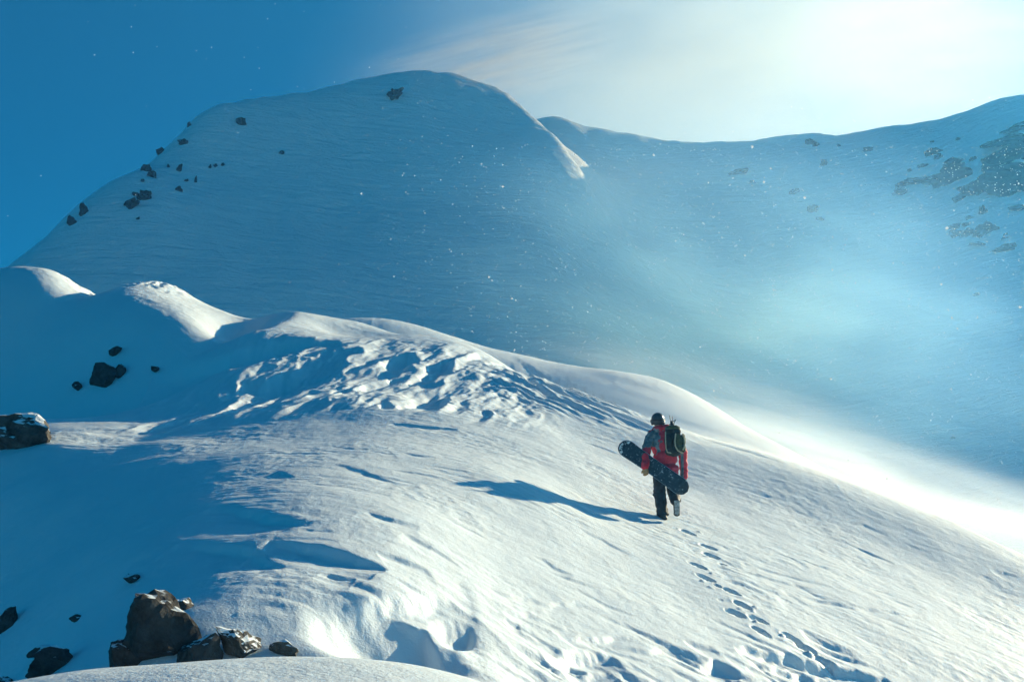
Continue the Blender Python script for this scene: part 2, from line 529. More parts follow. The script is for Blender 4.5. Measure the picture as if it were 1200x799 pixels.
SPUR = np.array([at(*q)[:2] for q in [(712, 262, 184), (698, 228, 189), (690, 207, 193), (668, 172, 200), (640, 142, 206), (600, 112, 211), (560, 98, 213)]])

def mt_height(x, y):
    x, y = np.asarray(x, float), np.asarray(y, float)
    z = mt_base(x, y) + mt_detail(x, y)
    d, sg, al = poly_dist(x, y, SPUR)
    d = d * np.where(sg == 0, 1, sg)
    e = np.clip(np.sin(np.pi * al), 0, 1)
    st = 0.5 + 0.5 * np.tanh(d / 1.6)
    return z + 3.8 * e * (-st * np.exp(-np.clip(d, 0, None) / 13) + 0.12 * (1 - st) * np.exp(np.clip(d, None, 0) / 8))

mu = np.linspace(-0.62, 0.62, int(640 * QUICK))
mD = np.concatenate([np.linspace(75, 130, int(90 * QUICK), endpoint=False), np.linspace(130, 255, int(360 * QUICK), endpoint=False), np.linspace(255, 300, 20)])
MU, MY = np.meshgrid(mu, mD)
MX = MU * MY
mountain = link('mountain', grid_mesh('mountain', MX, MY, mt_height(MX, MY)), M_MSNOW)
tag(mountain, 'shaded snow mountain behind with rounded summit and saddle', 'mountain', kind='structure')
# the valley floor that carries everything, out to the horizon
gx = np.linspace(-240, 240, 60)
GX, GY = np.meshgrid(gx, np.linspace(-60, 330, 60))
valley = link('valley_floor', grid_mesh('valley_floor', GX, GY, -42 + 1.5 * fbm(GX / 80, GY / 80, 3, 5)), M_MSNOW)
tag(valley, 'snow valley floor far below the slopes', 'snow', kind='structure')

# ------------------------------------------------------------------ rocks
def mat_rock(name, dark, light, scale, snow_at, snow_noise):
    t = NT(name)
    v = t.coords('Object')
    n1 = t.noise(v, scale, 6, 0.65)
    n2 = t.noise(v, scale * 4.5, 4, 0.6)
    col = t.ramp(n1, [(0.32, dark), (0.62, light)])
    col = t.mix(t.math('MULTIPLY', n2, 0.5), col, (dark[0] * 0.6, dark[1] * 0.6, dark[2] * 0.6))
    geo = t.add('ShaderNodeNewGeometry')
    sep = t.add('ShaderNodeSeparateXYZ', Vector=geo.outputs['Normal'])
    n3 = t.noise(v, snow_noise, 4, 0.6)
    up = t.math('ADD', sep.outputs['Z'], t.math('MULTIPLY', t.math('SUBTRACT', n3, 0.5), 0.9))
    mr = t.add('ShaderNodeMapRange', {'interpolation_type': 'SMOOTHSTEP'}, Value=up)
    mr.inputs['From Min'].default_value = snow_at
    mr.inputs['From Max'].default_value = snow_at + 0.10
    col = t.mix(mr.outputs[0], col, (0.78, 0.85, 0.88))
    b = t.bump(n1, 0.9, 0.16 / scale)
    b = t.bump(n2, 0.8, 0.07 / scale, b)
    return t.finish(Base_Color=col, Roughness=0.9, Specular_IOR_Level=0.2, Normal=b)

M_ROCK = mat_rock('rock_near', (0.024, 0.023, 0.020), (0.085, 0.085, 0.082), 5.5, 0.78, 3.0)
M_CAPPED = mat_rock('rock_snow_capped', (0.022, 0.021, 0.018), (0.13, 0.125, 0.11), 5.5, 0.52, 3.0)
M_MROCK = mat_rock('rock_mountain', (0.016, 0.016, 0.016), (0.055, 0.050, 0.043), 0.9, 1.0, 0.8)

def rock_mesh(name, size, seed, sub=3, cuts=20, rough=0.13, box=0.0):
    r = random.Random(seed)
    bm = bmesh.new()
    bmesh.ops.create_icosphere(bm, subdivisions=sub, radius=1.0)
    planes = []
    for k in range(cuts):
        n = Vector((r.gauss(0, 1), r.gauss(0, 1), r.gauss(0, .8))).normalized()
        planes.append((n, r.uniform(.45, .82)))
    off = Vector((r.uniform(-50, 50), r.uniform(-50, 50), r.uniform(-50, 50)))
    for v in bm.verts:
        p = v.co.copy()
        if box:
            m = max(abs(p.x), abs(p.y), abs(p.z))
            p = p.lerp(p / m * 0.85, box)
        for n, d in planes:
            e = p.dot(n) - d
            if e > 0:
                p -= n * e
        f = 1 + rough * (1.2 * mnoise.noise(p * 2.3 + off) + .6 * mnoise.noise(p * 5.1 + off) + .35 * mnoise.noise(p * 11 + off))
        v.co = Vector((p.x * f * size[0], p.y * f * size[1], p.z * f * size[2])) * 1.25
    for f in bm.faces:
        f.smooth = False
    me = bpy.data.meshes.new(name)
    bm.to_mesh(me)
    bm.free()
    return me

def near_z(x, y):
    """height of the finished slope at a world point"""
    r = int(np.searchsorted(Y[:, 0], y))
    c = int(np.searchsorted(X[0] / Y[0], x / y))
    return float(Z[min(r, Z.shape[0] - 1), min(c, Z.shape[1] - 1)])

rock_seed = [100]
def near_rock(px, py, w, h, label, mat=M_ROCK, sub=4, lift=0.15, depth=0.9, rot=0.0, box=0.0, d0=12.5, dz=None, group='rocks in the snow of the near slope', seed=None):
    g = ground(px, py + h * 0.35, d0)
    s = g[1] / FPX
    rock_seed[0] += 1
    sz = (w * s / 2, w * s / 2 * depth, h * s / 2)
    o = link('rock', rock_mesh('rock', sz, seed or rock_seed[0], sub, box=box), mat)
    z = near_z(g[0], g[1])
    o.location = (g[0], g[1], z + sz[2] * lift)
    o.rotation_euler = (random.Random(rock_seed[0]).uniform(-.15, .15), rot, random.Random(rock_seed[0] + 5).uniform(-.5, .5))
    tag(o, label, 'rock', group)
    return o

near_rock(20, 505, 104, 54, 'squared boulder with a snow cap at the left edge', M_CAPPED, lift=.5, box=.55)
near_rock(186, 728, 96, 84, 'tall dark boulder rising behind the rounded one above the near drift', M_ROCK, lift=.12, rot=.2, box=.2)
near_rock(150, 758, 66, 60, 'rounded boulder leaning in front of the tall dark boulder', M_ROCK, lift=.15)
near_rock(232, 762, 66, 54, 'low dark boulder at the right foot of the tall boulder', M_ROCK, lift=.2)
near_rock(216, 707, 27, 17, 'small snow-dusted rock up-slope right of the tall boulder', M_CAPPED, sub=3, lift=.3)
near_rock(278, 752, 56, 42, 'broken rock with a white snow streak, right of the boulder group', M_CAPPED, lift=.25, box=.4)
near_rock(332, 758, 40, 18, 'flat wedge of rock farthest right in the boulder group', M_CAPPED, sub=3, lift=.2, rot=.25)
near_rock(62, 776, 80, 34, 'long low dark rock in the bottom left shade', M_ROCK, lift=.3)
near_rock(50, 758, 40, 12, 'thin dark slab just above the long low rock', M_ROCK, sub=3, lift=.3, rot=-.2)
near_rock(155, 675, 25, 11, 'small dark rock at the shadow edge above the tall boulder', M_ROCK, sub=3, lift=.3)
near_rock(88, 725, 16, 10, 'tiny dark rock alone in the blue shade left of the boulders', M_ROCK, sub=3, lift=.3)
near_rock(6, 722, 26, 44, 'steep dark rock cut off by the left edge', M_ROCK, lift=.2, rot=.5)
near_rock(6, 794, 26, 22, 'dark rock in the bottom left corner', M_ROCK, sub=3, lift=.3)
near_rock(478, 764, 14, 10, 'tiny dark rock in the hollow just over the near drift', M_ROCK, sub=3, lift=.3)
near_rock(122, 440, 36, 32, 'largest dark rock on the shaded bank under the left humps', M_ROCK, sub=3, lift=.3, d0=30)
near_rock(139, 434, 14, 20, 'narrow rock touching the largest bank rock on its right', M_ROCK, sub=3, lift=.4, d0=30, rot=.4)
near_rock(135, 413, 17, 12, 'topmost rock on the shaded bank under the left humps', M_ROCK, sub=3, lift=.3, d0=30, rot=-.5)
near_rock(90, 453, 14, 14, 'leftmost small rock on the shaded bank', M_ROCK, sub=3, lift=.3, d0=30)
near_rock(182, 434, 13, 8, 'small rock at the tip of the snow tongue right of the bank rocks', M_ROCK, sub=3, lift=.3, d0=30)

def mountain_rock(px, py, w, h, label, group, rot=0.0, mat=M_MROCK, parent=None, box=0.0, name='rock', depth=.8, lift=0.0):
    g = march(mt_height, px, py, 120, 262, 1400)
    if g is None:
        g = march(mt_height, px + 6, py + 14, 120, 262, 1400)
    if g is None:
        return None
    s = g[1] / FPX
    rock_seed[0] += 1
    sz = (w * s / 2, w * s / 2 * depth, h * s / 2)
    o = link(name, rock_mesh(name, sz, rock_seed[0], 3, cuts=9, rough=.36, box=box), mat, parent)
    p = Vector((g[0], g[1], g[2] + lift * sz[2]))
    if parent is not None:
        p -= parent.location
    o.location = p
    o.rotation_euler = (0.25, rot, random.Random(rock_seed[0]).uniform(-.3, .3))
    if parent is None:
        tag(o, label, 'rock', group)
    return o

GL = 'rocks on the left shoulder of the mountain'
GR = 'rocks on the right wall of the mountain'
for px, py, w, h, rot, label in [
    (461, 114, 20, 13, -.3, 'lone dark rock just under the rounded summit'),
    (459, 106, 4, 3, 0, 'speck of rock right above the lone summit rock'),
    (283, 145, 10, 10, -.4, 'dark rock alone below the left end of the summit ridge'),
    (222, 148, 4, 7, 0, 'thin rock spike on the skyline left of the summit ridge'),
    (215, 168, 11, 9, -.7, 'slanted rock below the skyline spike'),
    (189, 179, 9, 10, -.7, 'rock on the skyline where the left ridge steepens'),
    (171, 200, 10, 10, -.5, 'upper left rock of the pair by the left skyline'),
    (180, 208, 10, 12, -.2, 'lower right rock of the pair by the left skyline'),
    (167, 213, 4, 5, 0, 'speck of rock under the pair by the left skyline'),
    (160, 229, 8, 8, 0, 'smallest of the three clustered rocks low on the left shoulder'),
    (171, 232, 17, 14, -.7, 'largest of the three clustered rocks low on the left shoulder'),
    (152, 241, 17, 13, -.3, 'lowest and leftmost of the three clustered rocks on the left shoulder'),
    (162, 257, 5, 4, -.4, 'small rock below the three clustered rocks'),
    (98, 250, 11, 15, .1, 'dark knob on the left skyline'),
    (85, 262, 8, 15, -.6, 'slanted rock on the skyline below the dark knob'),
    (210, 200, 5, 12, .25, 'narrow upright rock on the left shoulder'),
    (210, 224, 7, 10, .1, 'pointed rock under the narrow upright rock'),
    (229, 214, 4, 9, .3, 'thin rock right of the pointed rock'),
    (218, 212, 5, 3, 0, 'flat speck of rock between the narrow and the thin rock'),
    (246, 197, 3, 5, .3, 'left speck of the row of three below the ridge'),
    (253, 195, 5, 4, -.5, 'middle speck of the row of three below the ridge'),
    (261, 194, 4, 4, 0, 'right speck of the row of three below the ridge'),
    (197, 196, 4, 4, 0, 'speck of rock right of the skyline pair'),
    (331, 180, 6, 4, 0, 'small flat rock alone in the middle of the shaded face'),
]:
    mountain_rock(px, py, w * 1.12, h * 1.2, label, GL, rot)
for px, py, w, h, rot, label in [
    (949, 168, 10, 7, .2, 'left rock of the pair under the saddle skyline'),
    (957, 170, 12, 5, .1, 'right rock of the pair under the saddle skyline'),
    (983, 171, 5, 3, 0, 'speck of rock right of the skyline pair on the saddle'),
    (1018, 176, 16, 6, .15, 'flat broken rock under the right skyline'),
    (965, 193, 8, 7, 0, 'round rock below the saddle pair'),
    (863, 203, 20, 8, -.25, 'leftmost rock on the saddle wall'),
    (882, 215, 7, 4, .2, 'speck of rock below the leftmost saddle rock'),
    (932, 225, 12, 5, -.3, 'thin slanted rock in the middle of the bowl'),
    (951, 246, 17, 9, -.4, 'slanted rock lowest in the middle of the bowl'),
    (962, 258, 9, 4, .2, 'speck of rock under the slanted bowl rock'),
    (1095, 179, 18, 8, .1, 'upper dark rock left of the banded cliff'),
    (1100, 185, 8, 7, 0, 'small rock touching the upper dark rock from below'),
    (1080, 195, 12, 4, -.2, 'thin flat rock below the upper dark rock'),
    (1066, 200, 6, 3, 0, 'speck of rock left of the thin flat rock'),
    (1077, 212, 22, 9, -.1, 'long pale rock between the stacked pair and the broken rib'),
    (1057, 219, 19, 8, -.1, 'upper rock of the stacked pair'),
    (1055, 227, 18, 8, -.1, 'lower rock of the stacked pair'),
    (1119, 191, 22, 9, -.35, 'slanted rib of rock above the broken rib'),
    (1114, 209, 42, 20, -.15, 'broad broken rib of rock left of the banded cliff'),
    (1092, 213, 18, 8, -.1, 'rock at the left end of the broken rib'),
    (1141, 186, 10, 4, -.3, 'small slanted rock near the top of the banded cliff'),
    (1123, 164, 5, 4, 0, 'speck of rock high on the right wall'),
    (1093, 167, 5, 3, 0, 'speck of rock above the upper dark rock'),
    (1152, 249, 9, 9, 0, 'round rock under the banded cliff'),
    (1137, 256, 9, 5, .1, 'small rock left of the round rock under the cliff'),
    (1120, 266, 13, 7, -.1, 'upper left rock of the cluster of four'),
    (1131, 265, 8, 6, 0, 'upper right rock of the cluster of four'),
    (1120, 276, 16, 9, 0, 'lower left rock of the cluster of four'),
    (1133, 274, 13, 8, -.1, 'lower right rock of the cluster of four'),
    (1154, 272, 22, 15, -.3, 'jagged rock right of the cluster of four'),
    (1149, 287, 22, 6, .05, 'long flat rock under the jagged rock'),
    (1178, 279, 9, 8, 0, 'small rock above the lowest wide rock on the right'),
    (1180, 291, 24, 10, -.05, 'lowest wide rock on the right wall'),
    (1194, 244, 20, 7, -.2, 'flat rock by the right edge under the cliff'),
    (1144, 346, 8, 5, 0, 'lone small rock far down the right wall'),
    (1117, 514, 5, 3, 0, 'speck of rock at the foot of the right wall'),
]:
    mountain_rock(px, py, w * 1.15, h * 1.15, label, GR, rot)
# the banded cliff at the right edge: separate ledges with snow between them
cliff = bpy.data.objects.new('rock_cliff', None)
COL.objects.link(cliff)
cliff.location = march(mt_height, 1195, 200, 120, 262)
tag(cliff, 'big banded cliff of dark rock ledges at the right edge', 'cliff')
M_CLIFF = mat_rock('rock_cliff', (0.014, 0.014, 0.014), (0.05, 0.046, 0.038), 0.9, 0.92, 0.5)
for px, py, w, h, rot in [(1192, 150, 66, 8, -.30), (1190, 164, 62, 10, -.26), (1186, 180, 66, 20, -.2), (1218, 178, 60, 34, -.1), (1172, 190, 40, 18, -.1),
                          (1186, 205, 60, 24, -.1), (1216, 215, 60, 38, 0), (1184, 222, 52, 24, .05), (1156, 218, 44, 16, -.35), (1140, 224, 36, 17, -.45), (1160, 208, 24, 10, -.3), (1128, 232, 18, 9, -.3)]:
    mountain_rock(px, py, w, h, '', '', rot, M_CLIFF, cliff, box=.5, name='ledge', depth=.55)

# ------------------------------------------------------------------ the walker
def prim_cap(bm, p0, r0, p1, r1, n=9, sub=2):
    p0, p1 = Vector(p0), Vector(p1)
    n = max(n, int((p1 - p0).length / (0.35 * min(r0, r1))) + 1)
    for i in range(n + 1):
        t = i / n
        bmesh.ops.create_icosphere(bm, subdivisions=sub, radius=r0 + (r1 - r0) * t, matrix=Matrix.Translation(p0.lerp(p1, t)))

def prim_ell(bm, c, rad, rot=(0, 0, 0), sub=3):
    bmesh.ops.create_icosphere(bm, subdivisions=sub, radius=1.0, matrix=Matrix.Translation(Vector(c)) @ Euler(rot).to_matrix().to_4x4() @ Matrix.Diagonal((*rad, 1)))

def prim_box(bm, c, size, rot=(0, 0, 0)):
    bmesh.ops.create_cube(bm, size=1.0, matrix=Matrix.Translation(Vector(c)) @ Euler(rot).to_matrix().to_4x4() @ Matrix.Diagonal((*size, 1)))

def solid(name, prims, voxel, smooth, mat, parent, wrinkle=0.0, wscale=9.0, stretch=(1, 1, 1)):
    """union of primitives grown into one continuous surface"""
    bm = bmesh.new()
    for p in prims:
        {'c': prim_cap, 'e': prim_ell, 'b': prim_box}[p[0]](bm, *p[1:])
    me = bpy.data.meshes.new(name)
    bm.to_mesh(me)
    bm.free()
    tmp = bpy.data.objects.new('tmp', me)
    COL.objects.link(tmp)
    m = tmp.modifiers.new('r', 'REMESH')
    m.mode = 'VOXEL'
    m.voxel_size = voxel
    if smooth:
        s = tmp.modifiers.new('s', 'SMOOTH')
        s.factor = 0.5
        s.iterations = smooth
    bpy.context.view_layer.update()
    dg = bpy.context.evaluated_depsgraph_get()
    out = bpy.data.meshes.new_from_object(tmp.evaluated_get(dg))
    bpy.data.objects.remove(tmp)
    bpy.data.meshes.remove(me)
    out.name = name
    if wrinkle:
        nv = len(out.vertices)
        nrm = [v.normal.copy() for v in out.vertices]
        for v, n in zip(out.vertices, nrm):
            p = Vector((v.co.x * stretch[0], v.co.y * stretch[1], v.co.z * stretch[2])) * wscale
            f = 1 - abs(mnoise.noise(p)) * 2 + 0.5 * mnoise.noise(p * 2.1)
            v.co += n * (wrinkle * (f - 0.4))
    for p in out.polygons:
        p.use_smooth = True
    out.materials.clear()
    return link(name, out, mat, parent)

def flat_mat(name, col, rough=0.7, var=0.25, scale=30, bump=0.3, bdist=0.004):
    t = NT(name)
    v = t.coords('Object')
    n = t.noise(v, scale, 4, 0.6)
    c = t.ramp(n, [(0.3, tuple(x * (1 - var) for x in col)), (0.7, tuple(min(1, x * (1 + var)) for x in col))])
    return t.finish(Base_Color=c, Roughness=rough, Normal=t.bump(n, bump, bdist))

def mat_jacket():
    t = NT('jacket_cloth')
    tc = t.add('ShaderNodeTexCoord')
    v = tc.outputs['Object']
    sep = t.add('ShaderNodeSeparateXYZ', Vector=v)
    n = t.noise(v, 7.0, 3, 0.5)
    # grey-blue panels over the left shoulder, upper arm and the left half of the back
    left = t.math('SUBTRACT', 0.02, sep.outputs['X'])
    high = t.math('SUBTRACT', sep.outputs['Z'], 1.16)
    a = t.math('MINIMUM', t.math('MULTIPLY', left, 5.0), t.math('MULTIPLY', high, 7.0))
    low = t.math('MULTIPLY', t.math('SUBTRACT', 1.53, sep.outputs['Z']), 9.0)
    a = t.math('MINIMUM', a, low)
    a = t.math('ADD', a, t.math('MULTIPLY', t.math('SUBTRACT', n, 0.5), 3.2))
    # inner side of the right sleeve
    b = t.math('MULTIPLY', t.math('SUBTRACT', 0.375, sep.outputs['X']), 14.0)
    b = t.math('MINIMUM', b, t.math('MULTIPLY', t.math('SUBTRACT', sep.outputs['X'], 0.31), 14.0))
    m = t.math('MAXIMUM', a, b)
    mr = t.add('ShaderNodeMapRange', Value=m)
    mr.inputs['From Min'].default_value = 0.05
    mr.inputs['From Max'].default_value = 0.15
    fine = t.noise(v, 60, 3, 0.6)
    red = t.ramp(fine, [(0.3, (0.55, 0.022, 0.045)), (0.7, (0.80, 0.05, 0.08))])
    gry = t.ramp(t.noise(v, 16, 3), [(0.4, (0.07, 0.13, 0.16)), (0.62, (0.22, 0.28, 0.29))])
    col = t.mix(mr.outputs[0], red, gry)
    return t.finish(Base_Color=col, Roughness=0.75, Normal=t.bump(fine, 0.25, 0.003))

M_JACKET = mat_jacket()
M_TROUSER = flat_mat('trouser_cloth', (0.016, 0.024, 0.034), 0.75, .35, 25)
M_BOOT = flat_mat('boot_leather', (0.02, 0.022, 0.025), 0.6)
M_SOLE = flat_mat('snowy_boot_sole', (0.30, 0.34, 0.35), 0.8, .55, 26)
M_SKIN = flat_mat('skin', (0.45, 0.27, 0.19), 0.55, .05, 20, .1)
M_HELMET = flat_mat('helmet_shell', (0.035, 0.045, 0.058), 0.35, .2, 12, .05)
M_BLACK = flat_mat('black_plastic', (0.012, 0.012, 0.014), 0.45, .2)
M_TAN = flat_mat('tan_glove', (0.34, 0.21, 0.08), 0.7, .3)
M_OLIVE = flat_mat('olive_fabric', (0.055, 0.075, 0.035), 0.8, .5, 22)
M_DARKPACK = flat_mat('dark_pack_fabric', (0.018, 0.026, 0.026), 0.8, .4, 25)
M_BEIGE = flat_mat('beige_webbing', (0.42, 0.39, 0.28), 0.8, .2)

person = bpy.data.objects.new('person', None)
COL.objects.link(person)
gp = ground(777, 607)
BASE = Vector((gp[0], gp[1], near_z(gp[0], gp[1]) - 0.04))
person.location = BASE
tag(person, 'walker in red jacket and dark trousers climbing away, one boot lifted', 'person')

body = solid('body', [
    ('e', (-.05, .07, 1.69), (.075, .095, .115)), ('e', (-.06, .15, 1.66), (.05, .035, .05)), ('c', (-.062, .165, 1.69), .014, (-.064, .185, 1.665), .016),
    ('c', (-.04, .07, 1.6), .06, (-.01, .08, 1.48), .065),
    ('e', (.03, .09, 1.3), (.17, .11, .2)), ('e', (.05, .03, .95), (.15, .1, .16)),
    ('c', (-.17, .09, 1.42), .06, (-.28, -.06, 1.15), .05), ('c', (-.28, -.06, 1.15), .05, (-.305, -.25, .88), .036),
    ('c', (.23, .1, 1.42), .06, (.36, .06, 1.13), .05), ('c', (.36, .06, 1.13), .05, (.385, .1, .78), .036),
    ('c', (-.02, .03, .86), .09, (-.03, .05, .48), .065), ('c', (-.03, .05, .48), .065, (0, 0, .12), .045),
    ('c', (.14, .03, .86), .09, (.2, .16, .5), .065), ('c', (.2, .16, .5), .065, (.205, -.12, .30), .045),
], .014, 4, M_SKIN, person)

trousers = solid('trousers', [
    ('e', (.06, .02, .86), (.18, .13, .13)),
    ('c', (-.03, .02, .84), .125, (-.045, .05, .50), .108), ('c', (-.045, .05, .50), .105, (-.01, 0, .13), .098), ('e', (0, .0, .10), (.105, .11, .045)), ('e', (-.06, .06, .44), (.10, .11, .06)),
    ('c', (.14, .02, .84), .13, (.205, .17, .50), .112), ('c', (.205, .17, .50), .108, (.20, -.09, .33), .09), ('e', (.20, -.11, .32), (.095, .07, .06)),
], .011, 5, M_TROUSER, person, wrinkle=.012, wscale=7.5, stretch=(.8, .8, 1.6))

jacket = solid('jacket', [
    ('e', (.07, .02, .86), (.225, .17, .10)), ('e', (.07, .02, .80), (.215, .165, .05)), ('e', (.06, .04, 1.03), (.205, .155, .18)), ('e', (.035, .08, 1.29), (.225, .165, .24)),
    ('c', (-.15, .09, 1.44), .092, (.21, .09, 1.43), .092), ('c', (-.1, .08, 1.51), .055, (.14, .08, 1.52), .06),
    ('e', (-.02, .07, 1.55), (.115, .105, .065)), ('e', (.08, .02, 1.555), (.075, .07, .06)),
    ('c', (-.17, .08, 1.42), .09, (-.275, -.06, 1.15), .084), ('c', (-.275, -.06, 1.15), .082, (-.305, -.25, .87), .062), ('e', (-.306, -.255, .865), (.066, .06, .03)),
    ('c', (.23, .09, 1.41), .09, (.36, .06, 1.13), .084), ('c', (.36, .06, 1.13), .082, (.385, .1, .74), .064), ('e', (.385, .1, .73), (.067, .065, .03)),
], .011, 4, M_JACKET, person, wrinkle=.013, wscale=7, stretch=(.9, .9, 1.5))

helmet = solid('helmet', [('e', (-.05, .07, 1.715), (.112, .135, .108)), ('e', (-.05, .06, 1.66), (.108, .10, .065)), ('e', (-.15, .06, 1.645), (.02, .05, .045)), ('e', (.05, .06, 1.645), (.02, .05, .045))], .009, 3, M_HELMET, person)
strap = solid('goggle_strap', [('c', (-.05 + .116 * math.cos(a), .07 + .139 * math.sin(a), 1.69 + .012 * math.sin(a)), .014, (-.05 + .116 * math.cos(a + .26), .07 + .139 * math.sin(a + .26), 1.69 + .012 * math.sin(a + .26)), .014, 3) for a in [k * .2618 for k in range(24)]], .006, 1, M_BLACK, person)
goggles = solid('goggles', [('e', (-.06, .185, 1.685), (.092, .035, .048)), ('e', (-.145, .15, 1.68), (.025, .045, .042)), ('e', (.03, .16, 1.68), (.025, .045, .042))], .007, 2, M_BLACK, person)

def glove(base, knuckle, palm_n, thumb_dir, curls, mat):
    """palm plus five separate curled fingers; base = wrist, knuckle = middle knuckle"""
    b, k, pn, td = Vector(base), Vector(knuckle), Vector(palm_n).normalized(), Vector(thumb_dir).normalized()
    fwd = (k - b).normalized()
    side = fwd.cross(pn).normalized()
    if side.dot(td) < 0:
        side = -side
    pr = [('c', b, .036, b.lerp(k, .45), .036)]
    for j, off in enumerate((.033, .011, -.011, -.033)):
        root = k + side * off - fwd * (.004 * abs(j - 1))
        pr.append(('c', b.lerp(k, .35) + side * off * .8, .022, root, .017))
        p, d = root, fwd.copy()
        for s_, ln in enumerate((.040, .030, .024)):
            d = (d * math.cos(curls) + pn * math.sin(curls)).normalized()
            nxt = pn.copy()
            q = p + d * ln * (1.0, 1.08, 1.0, .82)[j]
            pr.append(('c', p, .0135 - .0012 * s_, q, .0125 - .0012 * s_))
            ax = d.cross(pn)
            pn2 = (pn * math.cos(curls) - fwd * math.sin(curls)).normalized()
            p = q
            fwd_, pn_ = d, pn2
            d = (d * math.cos(curls * .8) + pn2 * math.sin(curls * .8)).normalized()
    tb = b.lerp(k, .3) + side * .03
    t1 = tb + (side * .6 + fwd * .6 + pn * .35).normalized() * .042
    pr += [('c', tb, .019, t1, .0155), ('c', t1, .0155, t1 + (fwd * .6 + pn * .8).normalized() * .035, .013)]
    return solid('glove', pr, .0055, 2, mat, person)
glove((-.306, -.262, .845), (-.300, -.262, .765), (0, 1, 0.1), (-1, 0, 0), .75, M_TAN)
glove((.387, .10, .715), (.388, .108, .64), (-.9, .2, 0), (0, 1, 0), .42, M_BLACK)

def boot_standing():
    b = solid('boot', [('c', (-.005, -.035, .10), .075, (0, -.03, .26), .07), ('c', (0, -.06, .06), .062, (0, .13, .055), .058), ('e', (0, .15, .05), (.062, .06, .045)), ('b', (0, .045, .022), (.12, .31, .04))], .009, 3, M_BOOT, person)
    return b
boot_standing()
lb = solid('boot', [('c', (.203, -.10, .36), .068, (.207, -.19, .29), .066), ('c', (.207, -.20, .30), .06, (.216, -.155, .12), .056), ('e', (.217, -.135, .10), (.056, .055, .045))], .009, 3, M_BOOT, person)
lb['label'] = 'lifted boot with snow-caked sole'
sl = solid('sole', [('c', (.207, -.262, .31), .012, (.217, -.212, .085), .012)] + [('c', (.207 + dx, -.258, .30), .014, (.217 + dx * .9, -.208, .10), .014) for dx in (-.032, -.016, .016, .032)] +
           [('c', (.212 - .04, -.262 + .0415 * k * .24 * 1.0, .305 - .0415 * k), .010, (.212 + .04, -.262 + .0415 * k * .24, .305 - .0415 * k), .010) for k in range(6)], .006, 1, M_SOLE, lb)

# ---- backpack
pack = bpy.data.objects.new('backpack', None)
COL.objects.link(pack)
pack.location = BASE + Vector((.18, -.05, 1.30))
tag(pack, 'olive and black backpack with beige straps on the walker\'s back', 'backpack')
TILT = (-.10, 0, 0)
solid('main_compartment', [('e', (0, -.10, -.16), (.145, .105, .09)), ('e', (0, -.10, .02), (.155, .11, .16)), ('e', (0, -.08, .17), (.135, .095, .09)), ('b', (0, -.07, .0), (.24, .12, .40))], .010, 6, M_DARKPACK, pack, .006, 10)
solid('top_lid', [('e', (.0, -.09, .235), (.12, .09, .05)), ('e', (-.05, -.08, .225), (.085, .08, .045))], .009, 4, M_OLIVE, pack, .005, 14)
solid('front_pocket', [('e', (-.07, -.185, -.03), (.06, .05, .14)), ('e', (-.07, -.185, -.12), (.058, .05, .07))], .008, 4, M_DARKPACK, pack, .004, 14)
solid('front_pocket', [('e', (.075, -.185, .0), (.06, .05, .13)), ('e', (.08, -.18, -.10), (.06, .05, .08))], .008, 4, M_OLIVE, pack, .005, 14)
solid('side_pocket', [('e', (.165, -.10, .03), (.045, .07, .11)), ('e', (.17, -.10, -.1), (.04, .065, .08))], .008, 4, M_OLIVE, pack, .005, 14)
def strap_line(name, pts, r, mat, par):
    return solid(name, [('c', pts[i], r, pts[i + 1], r, 4) for i in range(len(pts) - 1)], .0055, 1, mat, par)
strap_line('strap', [(-.135, -.17, .16), (-.14, -.205, .02), (-.135, -.215, -.12), (-.115, -.225, -.185), (-.06, -.235, -.20)], .011, M_BEIGE, pack)
strap_line('strap', [(.03, -.215, .12), (.012, -.235, .0), (.02, -.24, -.09), (.06, -.235, -.16), (.13, -.215, -.20)], .013, M_BEIGE, pack)
strap_line('strap', [(.15, -.16, .12), (.175, -.165, .06), (.185, -.165, -.02), (.175, -.165, -.09), (.15, -.175, -.14)], .014, M_BEIGE, pack)
strap_line('strap', [(-.0, -.215, .20), (-.02, -.24, .07), (-.01, -.235, -.10)], .008, M_BLACK, pack)
strap_line('shoulder_strap', [(-.09, -.02, .20), (-.12, .05, .235), (-.15, .16, .21), (-.17, .235, .05), (-.17, .22, -.12), (-.13, .06, -.2)], .016, M_BLACK, pack)
strap_line('shoulder_strap', [(.0, -.02, .21), (.02, .05, .24), (.03, .17, .2), (.035, .245, .05), (.05, .235, -.12), (.09, .06, -.2)], .016, M_BLACK, pack)
strap_line('hip_belt', [(-.12, .0, -.19), (-.30, .06, -.21), (-.28, .2, -.22), (-.12, .26, -.23), (.05, .2, -.22), (.1, .04, -.2)], .018, M_BLACK, pack)
strap_line('haul_loop', [(-.06, -.03, .25), (-.055, -.04, .30), (-.02, -.04, .31), (.0, -.03, .25)], .007, M_BLACK, pack)
# loose webbing ends and tool tips that stick up from the lid
for pts in [[(-.03, -.06, .24), (-.035, -.06, .36), (-.045, -.055, .45)], [(-.005, -.06, .25), (.0, -.06, .36), (-.005, -.055, .435)], [(.02, -.06, .24), (.025, -.06, .33), (.05, -.06, .37)], [(-.04, -.07, .34), (.0, -.07, .345), (.055, -.07, .38)]]:
    strap_line('tool_tip', pts, .0075, M_BLACK, pack)
solid('tool_bundle', [('c', (-.01, -.06, .22), .032, (-.012, -.06, .34), .022)], .007, 2, M_BLACK, pack, .004, 20)

